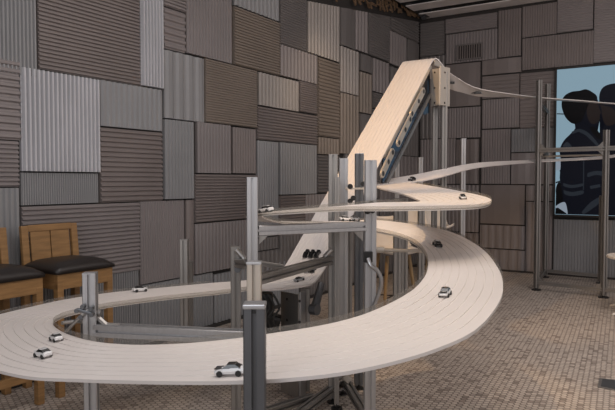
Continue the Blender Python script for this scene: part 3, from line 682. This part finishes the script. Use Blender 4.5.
for (t, dirv) in ((f1, f2-f1), (f2, f1-f2)):
    dv2 = Vector((dirv.x, dirv.y, 0)).normalized()
    corner(rf, Vector((t.x, t.y, z1+.028))+dv2*.028, dv2, .06, 1); corner(rf, Vector((t.x, t.y, z1-.028))+dv2*.028, dv2, .06, -1); corner(rf, Vector((t.x, t.y, z2+.024))+dv2*.028, dv2, .06, 1)
for root in (ff, mf, rf): children_fix(root)

# =============== TOY CARS ===============
def car_meshes():
    L, Wd = .074, .031
    bm = bmesh.new(); S = [(-.5, .010, .016, .80), (-.47, .007, .0185, .94), (-.3, .006, .020, 1), (-.05, .006, .0195, 1), (.2, .006, .019, 1), (.38, .006, .017, .97), (.47, .007, .014, .88), (.5, .009, .012, .72)]
    rings = []
    for x, zb, zt, wf in S:
        h = Wd/2*wf; rings.append([bm.verts.new((x*L, y, z)) for y, z in ((-h*.92, zb), (-h, (zb+zt)/2), (-h*.86, zt), (0, zt+.0012), (h*.86, zt), (h, (zb+zt)/2), (h*.92, zb))])
    for a, b in zip(rings, rings[1:]):
        for j in range(7): bm.faces.new((a[j], a[(j+1) % 7], b[(j+1) % 7], b[j]))
    bm.faces.new(rings[0]); bm.faces.new(rings[-1])
    bmesh.ops.recalc_face_normals(bm, faces=bm.faces); body = bpy.data.meshes.new('car_body'); bm.to_mesh(body); bm.free()
    def green(sc, z1, x0, x1, x2, x3, w0, w1, nm, z0=.0185):
        bm = bmesh.new(); v = []
        for x, y, z in ((x0, w0, z0), (x1, w1, z1), (x2, w1, z1), (x3, w0, z0)): v.append((bm.verts.new((x*L, -y*Wd/2, z)), bm.verts.new((x*L, y*Wd/2, z))))
        for a, b in zip(v, v[1:]): bm.faces.new((a[0], b[0], b[1], a[1]))
        bm.faces.new([q[0] for q in v]); bm.faces.new([q[1] for q in v]); bm.faces.new((v[0][0], v[0][1], v[3][1], v[3][0]))
        bmesh.ops.recalc_face_normals(bm, faces=bm.faces); me = bpy.data.meshes.new(nm); bm.to_mesh(me); bm.free(); return me
    cabin = green(1, .0275, -.40, -.2, .05, .24, .88, .70, 'car_cabin')
    bm = bmesh.new(); box(bm, (-.075*L, 0, .0280), (.27*L, Wd*.70, .0014)); me_r = bpy.data.meshes.new('car_roof'); bm.to_mesh(me_r); bm.free()
    bm = bmesh.new(); box(bm, (.36*L, 0, .0185), (.24*L, Wd*.8, .0014)); me_h = bpy.data.meshes.new('car_hood'); bm.to_mesh(me_h); bm.free()
    bm = bmesh.new(); cyl(bm, (0, -.003, 0), (0, .003, 0), .0072, 14); me_w = bpy.data.meshes.new('car_wheel'); bm.to_mesh(me_w); bm.free()
    return body, cabin, me_r, me_h, me_w
BODY, CABIN, ROOF, HOOD, WHEEL = car_meshes()
M['car_white'] = mat('white_car_paint', (.78, .77, .77), .25, 0, coat=.6); M['car_silver'] = mat('silver_car_paint', (.45, .46, .48), .28, .6, coat=.5); M['car_black'] = mat('black_car_paint', (.012, .012, .013), .2, 0, coat=.6)
def vcopy(me, m): c = me.copy(); c.materials.clear(); c.materials.append(m); return c
VM = {}
for k in ('white', 'silver', 'black'): VM[k] = vcopy(BODY, M['car_'+k]); VM['r'+k] = vcopy(ROOF, M['car_'+k]); VM['h'+k] = vcopy(HOOD, M['car_'+k])
VM['cabin'] = vcopy(CABIN, M['car_black']); VM['wheel'] = vcopy(WHEEL, M['rubber'])
def find(px, py, lo, hi):
    best = None
    for i in range(lo, hi):
        if i >= len(Rc)-1: break
        ql = proj(Lc[i]); qr = proj(Rc[i]); dx = qr[0]-ql[0]; dy = qr[1]-ql[1]; l2 = dx*dx+dy*dy
        f = ((px-ql[0])*dx+(py-ql[1])*dy)/max(l2, 1e-6); f = min(max(f, .06), .94)
        e = (ql[0]+f*dx-px)**2+(ql[1]+f*dy-py)**2
        if best is None or e < best[0]: best = (e, i, f)
    return best
cars = [(230, 376, 'c', 'd', 'white', 'black', 'black', 1.12, 'toy car, silver-white with black bonnet and roof, beside the nearest post'),
(40, 358, 'c', 'd', 'white', 'white', 'white', 1.05, 'white toy car with dark windscreen, outer lane of the left loop'),
(54, 341, 'c', 'd', 'white', 'white', 'white', 1.0, 'white toy car at the inner edge of the left loop, behind its neighbour'),
(140, 292, 'c', 'd', 'white', 'black', 'white', 1.25, 'small white toy car on the far straight before the stools\' wall'),
(449, 297, 'b', 'c', 'white', 'black', 'black', 1.15, 'black-topped toy car in the middle of the wide right-hand curve'),
(436, 246, 'b', 'c', 'black', 'white', 'black', 1.15, 'black toy car high on the right-hand curve, at the edge of the lit patch'),
(266, 211.5, 'a', 'b', 'white', 'white', 'white', 1.25, 'white toy car on the tip of the upper loop, right of the tall post'),
(463, 199, 'a', 'b', 'white', 'black', 'black', 1.1, 'black and white toy car near the right tip of the small upper loop'),
(412, 180.5, 0, 'a', 'black', 'black', 'white', 1.1, 'dark toy car where the far upper track joins the loop'),
(344, 217, 'b', 'c', 'white', 'white', 'white', 1.1, 'white toy car on the returning track just above the upper beam'),
(354, 220, 'b', 'c', 'silver', 'black', 'silver', 1.1, 'silver toy car close to the left side of the tall right post'),
(307, 255, 'd', 'crest', 'black', 'black', 'black', 1.0, 'left of the three black toy cars side by side on the ramp'),
(312.5, 255.3, 'd', 'crest', 'black', 'black', 'black', 1.0, 'middle of the three black toy cars side by side on the ramp'),
(318, 255.8, 'd', 'crest', 'black', 'black', 'black', 1.0, 'right of the three black toy cars side by side on the ramp'),
(308.5, 271.5, 'd', 'crest', 'silver', 'black', 'black', .95, 'left of two toy cars low on the ramp, just under the crossing beam'),
(313.5, 272, 'd', 'crest', 'black', 'black', 'black', .95, 'right of two toy cars low on the ramp, just under the crossing beam'),
(300, 281.5, 'c', 'd', 'silver', 'black', 'silver', 1.0, 'silver toy car at the foot of the ramp')]
for px, py, lo, hi, cb_, cr_, ch_, sc, lab in cars:
    g = lambda x: (marks[x] if isinstance(x, str) else x)*K
    _, i, f = find(px, py, max(g(lo)-6, 1), min(g(hi)+10, len(Rc)-2))
    p, n = surf(i, f); i2 = min(i+2, len(Rc)-1); i1 = max(i-2, 0)
    t = (Lc[i2].lerp(Rc[i2], f)-Lc[i1].lerp(Rc[i1], f)).normalized(); y = n.cross(t).normalized(); t = y.cross(n)
    r_ = empty('toy_car'); r_.matrix_world = Matrix.Translation(p+n*.0002) @ Matrix((t, y, n)).transposed().to_4x4() @ Matrix.Scale(sc, 4)
    tag(r_, lab, 'toy car', 'toy cars on the track')
    for nm, me in (('car_body', VM[cb_]), ('cabin', VM['cabin']), ('roof', VM['r'+cr_]), ('bonnet', VM['h'+ch_])):
        o = bpy.data.objects.new(nm, me); COL.objects.link(o); o.parent = r_
    for x in (-.31, .31):
        for y_ in (-.0142, .0142):
            o = bpy.data.objects.new('wheel', VM['wheel']); COL.objects.link(o); o.parent = r_; o.location = (x*.074, y_, .0072)

# =============== BAR STOOLS ===============
def bar_stool(loc, label):
    """local x along the wall, local -y towards the room"""
    s = empty('bar_stool', loc, math.atan2(A_L.y, A_L.x)); tag(s, label, 'bar stool', 'oak bar stools along the left wall')
    W_, D_2, SH = .44, .40, .80; lw = .045
    for x in (lw/2, W_-lw/2):
        bm = bmesh.new(); box(bm, (x, lw/2, SH/2-.03), (lw, lw, SH-.06), None, .003); bmo('leg', bm, M['wood'], s)
        bm = bmesh.new(); box(bm, (x, D_2-lw/2, SH/2-.03), (lw, lw, SH-.06), None, .003); bmo('leg', bm, M['wood'], s)
    for nm, c, sz in (('apron', (W_/2, .016, SH-.05), (W_, .03, .10)), ('apron', (W_/2, D_2-.016, SH-.05), (W_, .03, .10)), ('apron', (.016, D_2/2, SH-.05), (.03, D_2-.064, .10)), ('apron', (W_-.016, D_2/2, SH-.05), (.03, D_2-.064, .10)),
        ('footrest', (W_/2, .022, .19), (W_-.09, .03, .05)), ('stretcher', (.022, D_2/2, .20), (.03, D_2-.09, .045)), ('stretcher', (W_-.022, D_2/2, .20), (.03, D_2-.09, .045)), ('stretcher', (W_/2, D_2-.022, .20), (W_-.09, .03, .045))):
        bm = bmesh.new(); box(bm, c, sz, None, .003); bmo(nm, bm, M['wood'], s)
    bm = bmesh.new(); n = 12; vs = {}
    for i in range(n+1):
        for j in range(n+1):
            u = i/n*2-1; v_ = j/n*2-1; e = max(abs(u), abs(v_)); z = SH+.045+.035*(1-u**4)*(1-v_**4)-.012*(abs(u)**8+abs(v_)**8)
            vs[i, j] = bm.verts.new((W_/2+u*(W_/2+.012), D_2/2-.01+v_*(D_2/2), z))
    for i in range(n):
        for j in range(n): bm.faces.new((vs[i, j], vs[i+1, j], vs[i+1, j+1], vs[i, j+1]))
    ring = [(i, 0) for i in range(n)]+[(n, j) for j in range(n)]+[(n-i, n) for i in range(n)]+[(0, n-j) for j in range(n)]
    lo = [bm.verts.new((vs[k].co.x*.99+W_*.005, vs[k].co.y, SH+.001)) for k in ring]; m_ = len(ring)
    for i in range(m_): bm.faces.new((vs[ring[i]], vs[ring[(i+1) % m_]], lo[(i+1) % m_], lo[i]))
    bm.faces.new(lo); bmo('seat_cushion', bm, M['leather'], s, True)
    # backrest leaning slightly back
    lean = Matrix.Rotation(-.10, 3, 'X')
    def bb(nm, cx, cz, sx, sz, sy=.028):
        bm = bmesh.new(); box(bm, Vector((cx, D_2-.035, SH+.0))+lean @ Vector((0, 0, cz)), (sx, sy, sz), lean, .003); bmo(nm, bm, M['wood'], s)
    BH = .30
    bb('back_post', .025, BH/2-.04, .05, BH+.08-.006); bb('back_post', W_-.025, BH/2-.04, .05, BH+.08-.006); bb('top_rail', W_/2, BH-.022, W_-.1, .045)
    bb('back_panel', .05+.017+.075, BH/2+.0, .148, BH-.035, .016); bb('back_panel', W_-.05-.017-.075, BH/2+.0, .148, BH-.035, .016)
    return s
q = PF(62.5, 397.5); fl = Vector((q.x, q.y, 0))
fl = fl - A_L*.022
bar_stool(fl, 'oak bar stool with black leather seat, right of the two by the left wall')
bar_stool(fl-A_L*.545, 'oak bar stool with black leather seat, cut off by the left edge of the photo')
bar_stool(fl-A_L*1.09, 'oak bar stool, third from the ribbed corner, mostly outside the photo') if False else None

# =============== SHELL STOOLS AND TABLE BEHIND ===============
def shell_stool(px, d, rz, label, seat=.72):
    q = P(px, 181, d); s = empty('shell_stool', (q.x, q.y, 0), rz); tag(s, label, 'stool', 'cream shell stools behind the track')
    bm = bmesh.new(); n = 10; rows = []
    prof = [(-.21, .035), (-.20, .0), (-.1, -.01), (.05, 0), (.14, .03), (.19, .12), (.215, .24), (.23, .33)]
    prof = cr([Vector((a, b, 0)) for a, b in prof], 3)
    for i, p in enumerate(prof):
        t = i/(len(prof)-1); hw = .22*(1-.25*max(0, t-.65)/.35) if t < .93 else .22*.75*(1-(t-.93)*4); row = []
        for j in range(n+1):
            u = j/n*2-1; lift_ = .05*abs(u)**3*(1-.5*t); row.append(bm.verts.new((u*hw, p.x-(.05*abs(u)**2*(t > .5)), seat+p.y+lift_)))
        rows.append(row)
    for a, b in zip(rows, rows[1:]):
        for j in range(n): bm.faces.new((a[j], a[j+1], b[j+1], b[j]))
    o = bmo('shell', bm, M['shell'], s, True); md = o.modifiers.new('t', 'SOLIDIFY'); md.thickness = .008
    for sx in (-1, 1):
        for sy in (-1, 1):
            bm = bmesh.new(); cyl(bm, (sx*.19, sy*.19, 0), (sx*.11, sy*.10, seat-.02), .012, 10, .019); bmo('leg', bm, M['pale_wood'], s)
    bm = bmesh.new()
    for a_, b_ in (((-1, -1), (1, 1)), ((-1, 1), (1, -1))): cyl(bm, (a_[0]*.155, a_[1]*.15, .3), (b_[0]*.155, b_[1]*.15, .3), .006, 6)
    bmo('wire_brace', bm, M['black'], s); return s
shell_stool(394, 5.9, .3, 'cream shell stool with wooden legs seen through the right-hand curve')
shell_stool(411, 8.0, -.2, 'cream shell stool farther back, left of the farthest one')
shell_stool(435, 8.95, .1, 'farthest cream shell stool, right of its neighbour near the corner')
q = P(641, 256, 6.5); tb = empty('side_table', (q.x, q.y, 0)); tag(tb, 'low round cream table cut off at the right edge of the photo', 'table')
zt_ = P(641, 256, 6.5).z
bm = bmesh.new(); cyl(bm, (0, 0, zt_-.03), (0, 0, zt_), .33, 40); bmesh.ops.bevel(bm, geom=[e for e in bm.edges if abs(e.verts[0].co.z-e.verts[1].co.z) < 1e-5], offset=.008, segments=2, affect='EDGES'); bmo('table_top', bm, M['shell'], tb)
bm = bmesh.new(); cyl(bm, (0, 0, .06), (0, 0, zt_-.03), .03, 16); bmo('pedestal', bm, M['shell'], tb)
for k in range(4):
    a_ = math.radians(200+90*k); bm = bmesh.new(); tube(bm, [(0, 0, .1), (.2*math.cos(a_), .2*math.sin(a_), .06), (.38*math.cos(a_), .38*math.sin(a_), .012)], .012, 8); bmo('leg', bm, M['shell'], tb)
# floor box
q = [PF(599.5, 379), PF(640, 384), PF(640, 396), PF(597.5, 387.5)]
c = sum(q, Vector())/4; fb = empty('floor_box', c); tag(fb, 'flat metal outlet cover set in the mosaic floor at the right edge', 'floor box')
bm = slab([p-c for p in q], 0, .008); bmo('frame', bm, M['alu_dark'], fb)
bm = slab([(p-c)*.84 for p in q], .008, .011); bmo('lid', bm, M['alu_shade'], fb)
